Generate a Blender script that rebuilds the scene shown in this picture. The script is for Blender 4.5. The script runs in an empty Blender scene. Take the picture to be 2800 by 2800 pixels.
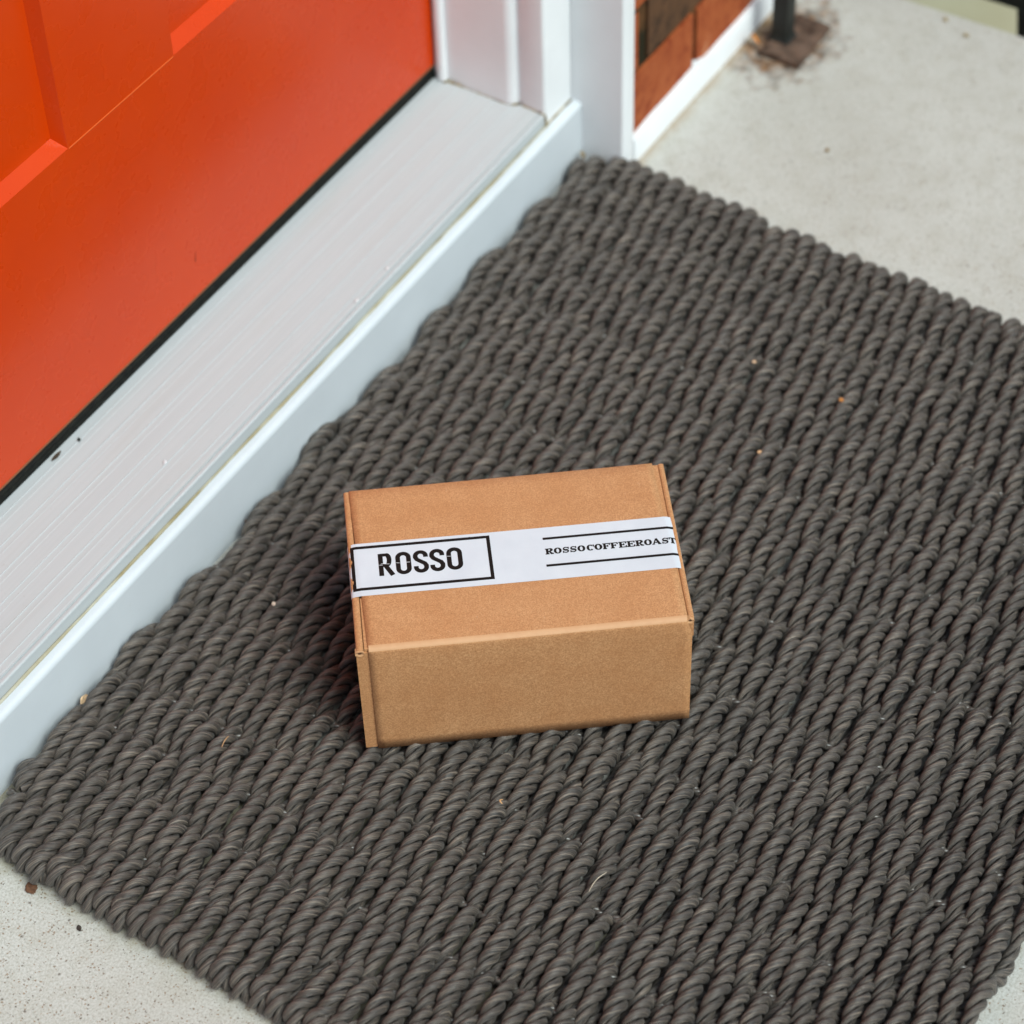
import bpy, bmesh, math, random
import numpy as np
from mathutils import Vector, Matrix
random.seed(7)
rng = np.random.default_rng(11)
S = bpy.context.scene
COL = S.collection

# ------------------------------------------------------------------ camera
cam_data = bpy.data.cameras.new("camera")
cam = bpy.data.objects.new("camera", cam_data); COL.objects.link(cam)
CP = Vector((-1.17184, -1.02452, 1.62428))
CR = Vector((0.52362, -0.85153, -0.02636)); CF = Vector((0.57279, 0.37483, -0.72900))
CF.normalize(); CR = (CR - CF * CR.dot(CF)).normalized(); CU = CR.cross(CF)
cam.matrix_world = Matrix(((CR.x, CU.x, -CF.x, CP.x), (CR.y, CU.y, -CF.y, CP.y), (CR.z, CU.z, -CF.z, CP.z), (0, 0, 0, 1)))
cam_data.sensor_width = 36.0
cam_data.lens = 36.0 * 6997.73 / 2800.0
cam_data.clip_start = 0.05; cam_data.clip_end = 500
cam_data.dof.use_dof = True
cam_data.dof.focus_distance = 1.98
cam_data.dof.aperture_fstop = 4.5
S.camera = cam

# ------------------------------------------------------------------ sky, sun, exposure
SUN_EL, SUN_AZ = math.radians(53), math.radians(-104)      # azimuth of the bright part of the sky, measured in xy
world = bpy.data.worlds.new("World"); S.world = world; world.use_nodes = True
wn, wl = world.node_tree.nodes, world.node_tree.links
wn.clear()
sky = wn.new("ShaderNodeTexSky"); sky.sky_type = 'NISHITA'; sky.sun_disc = False
sky.sun_elevation = SUN_EL; sky.sun_rotation = math.radians(90) - SUN_AZ
sky.air_density = 1.0; sky.dust_density = 3.0; sky.ozone_density = 1.0
hsv = wn.new("ShaderNodeHueSaturation"); hsv.inputs['Saturation'].default_value = 0.75
bg = wn.new("ShaderNodeBackground"); bg.inputs['Strength'].default_value = 0.065
out = wn.new("ShaderNodeOutputWorld")
wl.new(sky.outputs[0], hsv.inputs['Color'])
cast = wn.new("ShaderNodeMix"); cast.data_type = 'RGBA'; cast.blend_type = 'MULTIPLY'; cast.inputs[0].default_value = 1.0
cast.inputs[7].default_value = (0.92, 1.0, 1.0, 1.0)           # cool, slightly green cloud light
wl.new(hsv.outputs[0], cast.inputs[6]); wl.new(cast.outputs[2], bg.inputs['Color'])
wl.new(bg.outputs[0], out.inputs['Surface'])
sun_d = bpy.data.lights.new("sun", 'SUN'); sun_d.energy = 1.5; sun_d.angle = math.radians(30); sun_d.color = (0.88, 1.0, 0.97)
sun = bpy.data.objects.new("sun", sun_d); COL.objects.link(sun)
sd = Vector((math.cos(SUN_EL) * math.cos(SUN_AZ), math.cos(SUN_EL) * math.sin(SUN_AZ), math.sin(SUN_EL)))
sun.rotation_euler = sd.to_track_quat('Z', 'Y').to_euler()
vs = S.view_settings
S.display_settings.display_device = 'sRGB'
vs.view_transform = 'Standard'; vs.look = 'None'; vs.gamma = 1.0; vs.use_curve_mapping = False
vs.exposure = 1.08

# ------------------------------------------------------------------ helpers
def srgb(r, g, b):
    f = lambda c: (c / 255 / 12.92) if c / 255 <= 0.04045 else ((c / 255 + 0.055) / 1.055) ** 2.4
    return (f(r), f(g), f(b), 1.0)

class Mat:
    """small wrapper that builds a node material"""
    def __init__(s, name, color=(.5, .5, .5, 1), rough=.6, spec=.5, metal=0.0):
        s.m = bpy.data.materials.new(name); s.m.use_nodes = True
        s.n, s.l = s.m.node_tree.nodes, s.m.node_tree.links
        s.b = s.n["Principled BSDF"]
        s.b.inputs['Base Color'].default_value = color
        s.b.inputs['Roughness'].default_value = rough
        s.b.inputs['Specular IOR Level'].default_value = spec
        s.b.inputs['Metallic'].default_value = metal
        s.tc = s.n.new("ShaderNodeTexCoord")
    def coord(s, kind='Object', scale=(1, 1, 1), loc=(0, 0, 0), rot=(0, 0, 0)):
        mp = s.n.new("ShaderNodeMapping"); mp.inputs['Scale'].default_value = scale
        mp.inputs['Location'].default_value = loc; mp.inputs['Rotation'].default_value = rot
        s.l.new(s.tc.outputs[kind], mp.inputs['Vector']); return mp.outputs[0]
    def noise(s, vec, scale, detail=4, rough=.55, dist=0):
        t = s.n.new("ShaderNodeTexNoise"); t.inputs['Scale'].default_value = scale
        t.inputs['Detail'].default_value = detail; t.inputs['Roughness'].default_value = rough; t.inputs['Distortion'].default_value = dist
        s.l.new(vec, t.inputs['Vector']); return t.outputs['Fac']
    def voro(s, vec, scale, feature='F1', out='Distance', rnd=1.0):
        t = s.n.new("ShaderNodeTexVoronoi"); t.feature = feature; t.inputs['Scale'].default_value = scale
        t.inputs['Randomness'].default_value = rnd
        s.l.new(vec, t.inputs['Vector']); return t.outputs[out]
    def ramp(s, fac, stops, interp='LINEAR'):
        r = s.n.new("ShaderNodeValToRGB"); r.color_ramp.interpolation = interp
        e = r.color_ramp.elements
        while len(e) < len(stops): e.new(.5)
        for k, (p, c) in zip(e, stops):
            k.position = p; k.color = c if len(c) == 4 else (*c, 1)
        s.l.new(fac, r.inputs['Fac']); return r.outputs['Color']
    def mix(s, fac, a, b, mode='MIX'):
        m = s.n.new("ShaderNodeMix"); m.data_type = 'RGBA'; m.blend_type = mode
        for sock, v in ((m.inputs[0], fac), (m.inputs[6], a), (m.inputs[7], b)):
            if isinstance(v, (int, float, tuple)): sock.default_value = v
            else: s.l.new(v, sock)
        return m.outputs[2]
    def math(s, op, a, b=0.0, c=None, clamp=False):
        m = s.n.new("ShaderNodeMath"); m.operation = op; m.use_clamp = clamp
        for i, v in enumerate((a, b, c)):
            if v is None: continue
            if isinstance(v, (int, float)): m.inputs[i].default_value = v
            else: s.l.new(v, m.inputs[i])
        return m.outputs[0]
    def bump(s, h, strength=.3, dist=.001):
        b = s.n.new("ShaderNodeBump"); b.inputs['Strength'].default_value = strength; b.inputs['Distance'].default_value = dist
        s.l.new(h, b.inputs['Height']); s.l.new(b.outputs[0], s.b.inputs['Normal'])
    def color(s, c): s.l.new(c, s.b.inputs['Base Color'])
    def rough(s, c): s.l.new(c, s.b.inputs['Roughness'])

def W4(v): return (v, v, v, 1)

def link(name, me, parent=None, mats=()):
    o = bpy.data.objects.new(name, me); COL.objects.link(o)
    for m in mats: me.materials.append(m)
    if parent: o.parent = parent
    return o
def tag(o, label=None, cat=None, group=None, kind=None):
    for k, v in (('label', label), ('category', cat), ('group', group), ('kind', kind)):
        if v: o[k] = v
    return o
def empty(name, loc, label, cat, group=None):
    o = bpy.data.objects.new(name, None); COL.objects.link(o); o.location = loc; o.empty_display_size = .05
    return tag(o, label, cat, group)
def np_mesh(name, V, F, smooth=True, uv=None):
    me = bpy.data.meshes.new(name)
    V = np.asarray(V, np.float32); F = np.asarray(F, np.int32)
    me.vertices.add(len(V)); me.vertices.foreach_set('co', V.ravel())
    me.loops.add(F.size); me.loops.foreach_set('vertex_index', F.ravel())
    me.polygons.add(len(F)); me.polygons.foreach_set('loop_start', np.arange(len(F), dtype=np.int32) * F.shape[1])
    me.polygons.foreach_set('loop_total', np.full(len(F), F.shape[1], np.int32))
    me.polygons.foreach_set('use_smooth', np.full(len(F), smooth, bool))
    if uv is not None:
        l = me.uv_layers.new(name='UVMap'); l.data.foreach_set('uv', np.asarray(uv, np.float32)[F.ravel()].ravel())
    me.update(calc_edges=True); me.validate(); return me
def bm_obj(name, bm, mat, parent=None, smooth=False, bevel=0, seg=2):
    if bevel:
        bmesh.ops.bevel(bm, geom=[e for e in bm.edges if len(e.link_faces) == 2 and e.calc_face_angle(0) > .5], offset=bevel, segments=seg, affect='EDGES', profile=.5)
    bmesh.ops.recalc_face_normals(bm, faces=bm.faces)
    me = bpy.data.meshes.new(name); bm.to_mesh(me); bm.free()
    if smooth or bevel:
        for p in me.polygons: p.use_smooth = True
        if bevel or smooth == 'auto':
            me.set_sharp_from_angle(angle=math.radians(38))
    return link(name, me, parent, [mat.m] if mat else [])
def box(bm, x0, x1, y0, y1, z0, z1):
    v = [bm.verts.new(p) for p in ((x0, y0, z0), (x1, y0, z0), (x1, y1, z0), (x0, y1, z0), (x0, y0, z1), (x1, y0, z1), (x1, y1, z1), (x0, y1, z1))]
    for f in ((0, 3, 2, 1), (4, 5, 6, 7), (0, 1, 5, 4), (1, 2, 6, 5), (2, 3, 7, 6), (3, 0, 4, 7)): bm.faces.new([v[i] for i in f])
    return v
def extrude_poly(bm, pts, a, b, axis, cuts=1):
    """closed polygon pts swept along axis 'x' (pts are y,z) or 'z' (pts are x,y) from a to b"""
    rings = []
    for k in range(cuts + 1):
        t = a + (b - a) * k / cuts
        rings.append([bm.verts.new((t, p[0], p[1]) if axis == 'x' else (p[0], p[1], t)) for p in pts])
    n = len(pts)
    for r0, r1 in zip(rings, rings[1:]):
        for i in range(n): bm.faces.new((r0[i], r0[(i + 1) % n], r1[(i + 1) % n], r1[i]))
    bm.faces.new(rings[0][::-1]); bm.faces.new(rings[-1])
    return rings
def arc(cx, cy, r, a0, a1, n=6):
    return [(cx + r * math.cos(math.radians(a0 + (a1 - a0) * i / n)), cy + r * math.sin(math.radians(a0 + (a1 - a0) * i / n))) for i in range(n + 1)]
def tube(pts, rad, sides=8, jitter=0):
    """numpy tube along points with per-point radius"""
    P = np.asarray(pts, float); n = len(P); R = np.broadcast_to(np.asarray(rad, float), (n,))
    T = np.gradient(P, axis=0); T /= np.linalg.norm(T, axis=1)[:, None]
    up = np.array([0, 0, 1.0]); B = np.cross(T, up); B /= np.linalg.norm(B, axis=1)[:, None] + 1e-9; N = np.cross(B, T)
    a = np.linspace(0, 2 * np.pi, sides, endpoint=False)
    V = P[:, None] + R[:, None, None] * (np.cos(a)[None, :, None] * N[:, None] + np.sin(a)[None, :, None] * B[:, None])
    F = []
    for i in range(n - 1):
        for j in range(sides):
            k = (j + 1) % sides; F.append((i * sides + j, i * sides + k, (i + 1) * sides + k, (i + 1) * sides + j))
    return V.reshape(-1, 3), np.array(F)

# ------------------------------------------------------------------ materials
# concrete slab: pale sandy grey with pits and dark specks, rust round the post plate, dirt along the trim
MC = Mat("porch_concrete", rough=.85, spec=.25)
v = MC.coord()
big = MC.noise(v, 5, 4); mid = MC.noise(v, 38, 5, .6); fine = MC.noise(v, 520, 3, .7)
c = MC.ramp(big, [(.30, srgb(180, 178, 172)), (.70, srgb(192, 191, 186))])
c = MC.mix(MC.ramp(mid, [(.46, W4(0)), (.78, W4(.45))]), c, srgb(160, 154, 140))
c = MC.mix(MC.ramp(fine, [(.35, W4(.50)), (.58, W4(0))]), c, srgb(128, 121, 106))
wv_ = MC.n.new("ShaderNodeTexNoise"); wv_.inputs['Scale'].default_value = 650; wv_.inputs['Detail'].default_value = 2; MC.l.new(v, wv_.inputs['Vector'])
wm_ = MC.n.new("ShaderNodeVectorMath"); wm_.operation = 'MULTIPLY_ADD'; wm_.inputs[1].default_value = (.0026, .0026, .0026)
MC.l.new(wv_.outputs['Color'], wm_.inputs[0]); MC.l.new(v, wm_.inputs[2]); vd = wm_.outputs[0]
pit = MC.voro(vd, 420); pitc = MC.voro(vd, 420, out='Color')
sep = MC.n.new("ShaderNodeSeparateColor"); MC.l.new(pitc, sep.inputs[0])
lim = MC.math('MULTIPLY', MC.math('GREATER_THAN', sep.outputs[0], .42), MC.math('MULTIPLY_ADD', sep.outputs[1], .34, .10))
pm = MC.math('MULTIPLY', MC.math('SUBTRACT', lim, pit), 9.0, clamp=True)
c = MC.mix(MC.math('MULTIPLY', pm, .75), c, MC.ramp(sep.outputs[2], [(.3, srgb(70, 58, 46)), (.7, srgb(140, 112, 84))]))
pit2 = MC.voro(vd, 75); sep2 = MC.n.new("ShaderNodeSeparateColor"); MC.l.new(MC.voro(vd, 75, out='Color'), sep2.inputs[0])
pm2 = MC.math('MULTIPLY', MC.math('SUBTRACT', MC.math('MULTIPLY', MC.math('GREATER_THAN', sep2.outputs[0], .72), .13), pit2), 12.0, clamp=True)
c = MC.mix(MC.math('MULTIPLY', pm2, .8), c, srgb(74, 60, 48))
# rust stain with an uneven outline about the post plate
sx = MC.n.new("ShaderNodeSeparateXYZ"); MC.l.new(MC.tc.outputs['Object'], sx.inputs[0])
dx = MC.math('MULTIPLY', MC.math('SUBTRACT', sx.outputs[0], .826), 11.0); dy = MC.math('MULTIPLY', MC.math('SUBTRACT', sx.outputs[1], -.084), 16.5)
rr = MC.math('SQRT', MC.math('ADD', MC.math('MULTIPLY', dx, dx), MC.math('MULTIPLY', dy, dy)))
rr = MC.math('ADD', rr, MC.math('MULTIPLY', MC.math('SUBTRACT', MC.noise(v, 60, 4, .6), .5), 1.5))
st = MC.ramp(rr, [(.45, W4(.92)), (.95, W4(0))])
c = MC.mix(st, c, MC.ramp(MC.noise(v, 90, 3), [(.4, srgb(62, 44, 30)), (.66, srgb(138, 98, 62))]))
# brown grime hugging the white base trim
dd = MC.math('ADD', MC.math('MULTIPLY', MC.math('SUBTRACT', -.046, sx.outputs[1]), 40.0), MC.math('MULTIPLY', MC.noise(v, 45, 4), .9))
c = MC.mix(MC.math('MULTIPLY', MC.ramp(dd, [(.35, W4(.75)), (1.0, W4(0))]), MC.math('GREATER_THAN', sx.outputs[0], .5)), c, srgb(150, 124, 92))
dl = MC.math('SUBTRACT', MC.math('MULTIPLY_ADD', sx.outputs[1], .03, -.410), sx.outputs[0])
dl = MC.math('ADD', MC.math('MULTIPLY', dl, 34.0), MC.math('MULTIPLY', MC.noise(v, 55, 5, .7), 1.3))
c = MC.mix(MC.math('MULTIPLY', MC.ramp(dl, [(.45, W4(.62)), (1.0, W4(0))]), MC.math('LESS_THAN', sx.outputs[0], -.2)), c, srgb(128, 118, 88))
MC.color(c)
MC.bump(MC.math('ADD', MC.math('MULTIPLY', fine, .7), MC.math('MULTIPLY', pm, -1.2)), .35, .0008)

MG = Mat("lower_path", rough=.9, spec=.15)
v = MG.coord()
MG.color(MG.ramp(MG.noise(v, 7, 5), [(.3, srgb(158, 151, 124)), (.7, srgb(170, 164, 138))]))

# glossy orange paint with a faint orange peel
MD = Mat("door_paint", rough=.28, spec=.36)
v = MD.coord()
MD.color(MD.ramp(MD.noise(v, 9, 3), [(.3, srgb(188, 53, 0)), (.7, srgb(192, 57, 0))]))
MD.rough(MD.ramp(MD.noise(v, 30, 3), [(.3, W4(.25)), (.7, W4(.31))]))
MD.bump(MD.noise(v, 900, 2), .008, .0003)
MDE = Mat("bare_wood_edge", srgb(128, 80, 50), .7)
MR = Mat("black_rubber", srgb(30, 31, 28), .65, .2)
v = MR.coord(scale=(1, 1, 1)); MR.color(MR.ramp(MR.noise(v, 160, 3), [(.35, srgb(8, 9, 8)), (.7, srgb(26, 27, 22))]))

def white_paint(name, a, b, rough=.5):
    M = Mat(name, rough=rough, spec=.4); v = M.coord()
    c = M.ramp(M.noise(v, 14, 4), [(.3, a), (.7, b)])
    c = M.mix(M.ramp(M.noise(v, 150, 4, .7), [(.60, W4(0)), (.82, W4(.22))]), c, srgb(176, 164, 138))
    M.color(c); M.bump(M.noise(v, 260, 3), .08, .0005); return M
MW = white_paint("white_trim_paint", srgb(216, 217, 219), srgb(223, 224, 226), .5)
MRI = white_paint("riser_paint", srgb(192, 197, 202), srgb(198, 203, 208), .45)
# aluminium sill, dull anodised with fine streaks along its length
MA = Mat("sill_aluminium", rough=.55, spec=.35, metal=0.0)
v = MA.coord(scale=(3, 220, 30)); v2 = MA.coord()
c = MA.ramp(MA.noise(v, 1.5, 3), [(.3, srgb(171, 175, 177)), (.7, srgb(176, 180, 182))])
c = MA.mix(MA.ramp(MA.noise(MA.coord(scale=(6, 40, 40)), 1.2, 4), [(.55, W4(0)), (.8, W4(.16))]), c, srgb(164, 158, 148))
c = MA.mix(MA.ramp(MA.noise(v2, 400, 2), [(.68, W4(0)), (.78, W4(.35))]), c, srgb(150, 142, 130))
MA.color(c); MA.rough(MA.ramp(MA.noise(v, 2, 2), [(.3, W4(.5)), (.7, W4(.6))]))
MCK = Mat("old_caulk", rough=.8); v = MCK.coord()
MCK.color(MCK.ramp(MCK.noise(v, 26, 3), [(.35, srgb(140, 126, 92)), (.65, srgb(172, 166, 148))]))
MGR = Mat("grime", rough=.9); v = MGR.coord()
MGR.color(MGR.ramp(MGR.noise(v, 190, 4), [(.35, srgb(72, 56, 34)), (.55, srgb(140, 122, 86)), (.7, srgb(196, 188, 172))]))

def brick_mat(name, a, b, cdark):
    M = Mat(name, rough=.85, spec=.2); v = M.coord()
    c = M.ramp(M.noise(v, 34, 6, .7), [(.3, a), (.7, b)])
    c = M.mix(M.ramp(M.noise(v, 70, 4), [(.50, W4(0)), (.70, W4(.8))]), c, cdark)
    c = M.mix(M.ramp(M.noise(v, 34, 3), [(.70, W4(0)), (.80, W4(.45))]), c, srgb(196, 160, 130))
    M.color(c); M.bump(M.noise(v, 180, 4, .7), .5, .0015); return M
MB1 = brick_mat("red_brick", srgb(142, 66, 32), srgb(162, 88, 50), srgb(120, 44, 20))
MB2 = brick_mat("burnt_brick", srgb(72, 50, 34), srgb(96, 66, 44), srgb(44, 32, 22))
MMO = Mat("mortar", rough=.95, spec=.1); v = MMO.coord()
MMO.color(MMO.ramp(MMO.noise(v, 18, 4), [(.46, srgb(40, 36, 24)), (.72, srgb(128, 84, 52))]))
MMO.bump(MMO.noise(v, 200, 3), .4, .001)

# rope: taupe polypropylene yarn, striations follow the strand
MRO = Mat("rope_yarn", rough=.50, spec=.80)
uv = MRO.n.new("ShaderNodeUVMap").outputs[0]
mp = MRO.n.new("ShaderNodeMapping"); mp.inputs['Scale'].default_value = (22, .26, 1); mp.inputs['Rotation'].default_value = (0, 0, .0)
MRO.l.new(uv, mp.inputs['Vector'])
fib = MRO.noise(mp.outputs[0], 1.6, 3, .65)
ov = MRO.coord(); blot = MRO.noise(ov, 30, 4, .6); blot2 = MRO.noise(ov, 5, 2)
c = MRO.ramp(fib, [(.36, srgb(18, 15, 12)), (.50, srgb(61, 52, 45)), (.64, srgb(126, 113, 100))])
c = MRO.mix(MRO.ramp(blot, [(.40, W4(0)), (.72, W4(.4))]), c, srgb(48, 40, 33))
c = MRO.mix(MRO.ramp(MRO.noise(ov, 240, 3, .7), [(.66, W4(0)), (.80, W4(.35))]), c, srgb(104, 98, 88))
MRO.color(c); MRO.bump(fib, .9, .0012)
MRO.b.inputs['Sheen Weight'].default_value = .08
MWA = Mat("warp_cord", rough=.3, spec=.6); MWA.color(MWA.ramp(MWA.noise(MWA.coord(), 300, 2), [(.3, srgb(52, 47, 43)), (.7, srgb(96, 90, 84))]))

# kraft board
MK = Mat("kraft_board", rough=.55, spec=.35)
v = MK.coord()
c = MK.ramp(MK.noise(v, 26, 5, .6), [(.30, srgb(188, 135, 91)), (.70, srgb(199, 150, 106))])
c = MK.mix(MK.ramp(MK.noise(v, 900, 2, .6), [(.36, W4(.65)), (.60, W4(0))]), c, srgb(150, 102, 66))
c = MK.mix(MK.ramp(MK.noise(v, 420, 3, .7), [(.40, W4(.40)), (.58, W4(0))]), c, srgb(156, 108, 70))
fv = MK.coord(scale=(520, 150, 520), rot=(0, 0, .5))
c = MK.mix(MK.ramp(MK.noise(fv, 1, 2, .5, 1.2), [(.70, W4(0)), (.80, W4(.45))]), c, srgb(208, 174, 138))
sv = MK.voro(v, 190); sc = MK.n.new("ShaderNodeSeparateColor"); MK.l.new(MK.voro(v, 190, out='Color'), sc.inputs[0])
spk = MK.math('MULTIPLY', MK.math('SUBTRACT', MK.math('MULTIPLY', MK.math('GREATER_THAN', sc.outputs[0], .80), .13), sv), 12.0, clamp=True)
c = MK.mix(MK.math('MULTIPLY', spk, .55), c, srgb(112, 72, 40))
wvn = MK.n.new("ShaderNodeTexWave"); wvn.wave_type = 'BANDS'; wvn.bands_direction = 'X'; wvn.inputs['Scale'].default_value = 48; wvn.inputs['Distortion'].default_value = .6
MK.l.new(v, wvn.inputs['Vector'])
MK.color(c); MK.bump(MK.math('ADD', MK.math('ADD', MK.math('MULTIPLY', MK.noise(v, 700, 2), .5), MK.math('MULTIPLY', wvn.outputs['Fac'], .12)), MK.math('MULTIPLY', MK.noise(v, 30, 3), 1.6)), .28, .0007)
MKE = Mat("torn_board_edge", srgb(182, 138, 98), .85)
MKD = Mat("hollow_shade", srgb(92, 58, 32), .9)
MT = Mat("tape_paper", rough=.5, spec=.4); v = MT.coord()
c = MT.ramp(MT.noise(v, 40, 3), [(.3, srgb(192, 197, 205)), (.7, srgb(199, 204, 211))])
MT.bump(MT.math('ADD', MT.noise(v, 45, 3), MT.math('MULTIPLY', MT.noise(MT.coord(scale=(8, 200, 8)), 1.5, 2), .5)), .16, .0008)
MT.color(MT.mix(MT.ramp(MT.noise(v, 1100, 2), [(.36, W4(.18)), (.6, W4(0))]), c, srgb(190, 192, 197)))
MI = Mat("black_ink", srgb(20, 15, 13), .7, .2)
MIW = Mat("ink_crack", srgb(220, 222, 226), .5)
MS = Mat("black_steel", srgb(24, 27, 24), .5, .4)
MRU = Mat("rusted_steel", rough=.8, spec=.3); v = MRU.coord()
c = MRU.ramp(MRU.noise(v, 70, 4), [(.35, srgb(58, 42, 32)), (.65, srgb(104, 84, 72))])
MRU.color(MRU.mix(MRU.ramp(MRU.noise(v, 140, 3), [(.55, W4(0)), (.7, W4(.7))]), c, srgb(92, 58, 34)))
MBO = Mat("bolt_metal", srgb(150, 116, 90), .6, .5, .4)

# ------------------------------------------------------------------ setting: slab, lower path
bm = bmesh.new(); box(bm, -4.0, .952, -1.75, .35, -.30, 0.0)
o = bm_obj("porch_floor", bm, MC, bevel=.006, seg=2); tag(o, kind='structure')
bm = bmesh.new(); q = [bm.verts.new(p) for p in ((-60, -60, -.30), (60, -60, -.30), (60, 60, -.30), (-60, 60, -.30))]; bm.faces.new(q)
for vv in q: vv.co.z = -.296
o = bm_obj("ground", bm, MG); tag(o, kind='structure')

# ------------------------------------------------------------------ front door
DY = .1313; DZ0 = .1109; DX0, DX1 = -.428, .4875; DZ1 = 2.14
door = empty("front_door", (0.03, DY + .02, DZ0), "orange panelled front door standing shut above the pale metal sill", "door")
def P(o, parent):                                        # keep world placement under an unrotated parent
    o.parent = parent; o.matrix_parent_inverse = Matrix.Translation(-parent.location); return o
# sunk panels: bottom rail .3625 high, two columns
panels = [(-.318, -.0225), (.1161, .392)]
zrows = [(.3627, 1.02), (1.16, 1.98)]
xs = [DX0, panels[0][0], panels[0][1], panels[1][0], panels[1][1], DX1]
zs = [DZ0 + .0016, zrows[0][0], zrows[0][1], zrows[1][0], zrows[1][1], DZ1]
bm = bmesh.new(); g = {}
for i, x in enumerate(xs):
    for j, z in enumerate(zs): g[i, j] = bm.verts.new((x, DY, z))
for i in range(5):
    for j in range(5):
        a, b_, c_, d_ = g[i, j], g[i + 1, j], g[i + 1, j + 1], g[i, j + 1]
        if i in (1, 3) and j in (1, 3):
            wx_, wz_, dp = .0052, .0088, .0116
            ins = [bm.verts.new((p.co.x + sx_ * wx_, DY + dp, p.co.z + sz_ * wz_)) for p, sx_, sz_ in ((a, 1, 1), (b_, -1, 1), (c_, -1, -1), (d_, 1, -1))]
            oo = [a, b_, c_, d_]
            for k in range(4): bm.faces.new((oo[k], oo[(k + 1) % 4], ins[(k + 1) % 4], ins[k]))
            bm.faces.new(ins)
        else: bm.faces.new((a, b_, c_, d_))
bk = [bm.verts.new(p) for p in ((DX0, DY + .044, zs[0]), (DX1, DY + .044, zs[0]), (DX1, DY + .044, DZ1), (DX0, DY + .044, DZ1))]
bm.faces.new(bk)
bot = [g[i, 0] for i in range(6)]; top = [g[i, 5] for i in range(6)]; lef = [g[0, j] for j in range(6)]; rig = [g[5, j] for j in range(6)]
bm.faces.new(bot + [bk[1], bk[0]]); bm.faces.new(top + [bk[2], bk[3]]); bm.faces.new(lef + [bk[3], bk[0]]); bm.faces.new(rig + [bk[2], bk[1]])
P(bm_obj("door_leaf", bm, MD), door)
# raised paint line where the bottom rail meets the stiles
bm = bmesh.new(); box(bm, -.0215, .1150, DY - .00045, DY + .001, .3617, .3626)
P(bm_obj("rail_seam", bm, Mat("seam_paint", srgb(206, 92, 36), .5)), door)
bm = bmesh.new(); box(bm, DX0 + .002, DX1 - .002, DY - .0004, DY + .04, DZ0 - .0002, DZ0 + .0014)
P(bm_obj("bottom_edge", bm, MDE), door)
prof = [(DY + .0405, DZ0 - .0006), (DY + .0012, DZ0 - .0006), (DY + .0012, DZ0 - .0035)] + \
       [(DY + .0035, DZ0 - .005), (DY + .0008, DZ0 - .0066), (DY + .0006, DZ0 - .0085), (DY + .0034, DZ0 - .0098), (DY + .0002, DZ0 - .0112), (DY - .0003, DZ0 - .0144), (DY + .0405, DZ0 - .0144)]
bm = bmesh.new(); extrude_poly(bm, prof, DX0 + .001, DX1 + .001, 'x')
P(bm_obj("door_sweep", bm, MR, smooth='auto'), door)
sc_pts = [(.1036, .1573), (.1042, .1575), (.1054, .1520), (.1052, .1493), (.1046, .1485), (.1040, .1497)]
bm = bmesh.new(); bm.faces.new([bm.verts.new((x - (.0 if z > .153 else 0), DY - .0003, z)) for x, z in ((.1062, .1585), (.1064, .1585), (.1050, .1515), (.1042, .1490), (.1036, .1488), (.1036, .1500), (.1047, .1530))])
r_ = bmesh.ops.extrude_face_region(bm, geom=bm.faces[:]); bmesh.ops.translate(bm, verts=[e for e in r_['geom'] if isinstance(e, bmesh.types.BMVert)], vec=(0, .0006, 0))
o = P(bm_obj("scratch", bm, Mat("scratch_dark", srgb(92, 26, 12), .8)), door)

# ------------------------------------------------------------------ metal sill, riser board
XJ = .4903
def sill_z(y): return .0897 + (y - .0116) * .0511
thr = empty("door_sill", (0.03, .06, .076), "pale ribbed aluminium sill running along the foot of the door", "door sill")
pr = []
y = .0165
bands = [.1309 - .0085 - k * .0195 for k in range(6)]
top_pts = [(.1720, sill_z(.172))]
for s0 in bands:                                           # shallow flutes with tiny raised lips
    for yy, h in ((s0 + .0007, 0), (s0 + .00025, .00024), (s0 - .0001, -.00045), (s0 - .0052, -.00045), (s0 - .00555, .00024), (s0 - .0060, 0)):
        if yy > .0185: top_pts.append((yy, sill_z(yy) + h))
front = [(.0176, sill_z(.0176)), (.0171, sill_z(.0176) - .0018), (.0160, sill_z(.0176) - .0018), (.0155, sill_z(.0155) - .0002)]
lip = [(.0134 + .0018 * math.sin(math.radians(-a)), sill_z(.0134) - .0018 + .0018 * math.cos(math.radians(a))) for a in (0, 30, 60, 90)]
prof = top_pts + front + lip + [(.0116, .0762), (.1720, .0762)]
bm = bmesh.new(); extrude_poly(bm, prof, -1.2, .4975, 'x')
P(bm_obj("sill_plate", bm, MA), thr)
# tan caulk bead between sill and board, uneven
N = 260; X = np.linspace(-1.2, .500, N); wob = np.cumsum(rng.normal(0, .00011, N)); wob -= np.linspace(wob[0], wob[-1], N)
Vc, Fc = tube(np.stack([X, .0104 + wob * .5, .0766 + 0 * X], 1), .0014 + .0003 * np.sin(X * 37), 8)
P(link("caulk_bead", np_mesh("caulk_bead", Vc, Fc), None, [MCK.m]), thr)

rb = empty("riser_board", (-.3, .02, 0), "white painted board stepping up from the slab to the metal sill", "board")
prof = [(0, -.02), (0, .0695)] + [(.0055 - .0055 * math.cos(math.radians(a)), .0704 + .0055 * math.sin(math.radians(a))) for a in (0, 18, 36, 54, 72, 90)] + [(.012, .0760), (.1715, .0755), (.1715, -.02)]
bm = bmesh.new(); extrude_poly(bm, prof, -1.2, .5462, 'x')
P(bm_obj("board", bm, MRI, smooth='auto'), rb)

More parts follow.
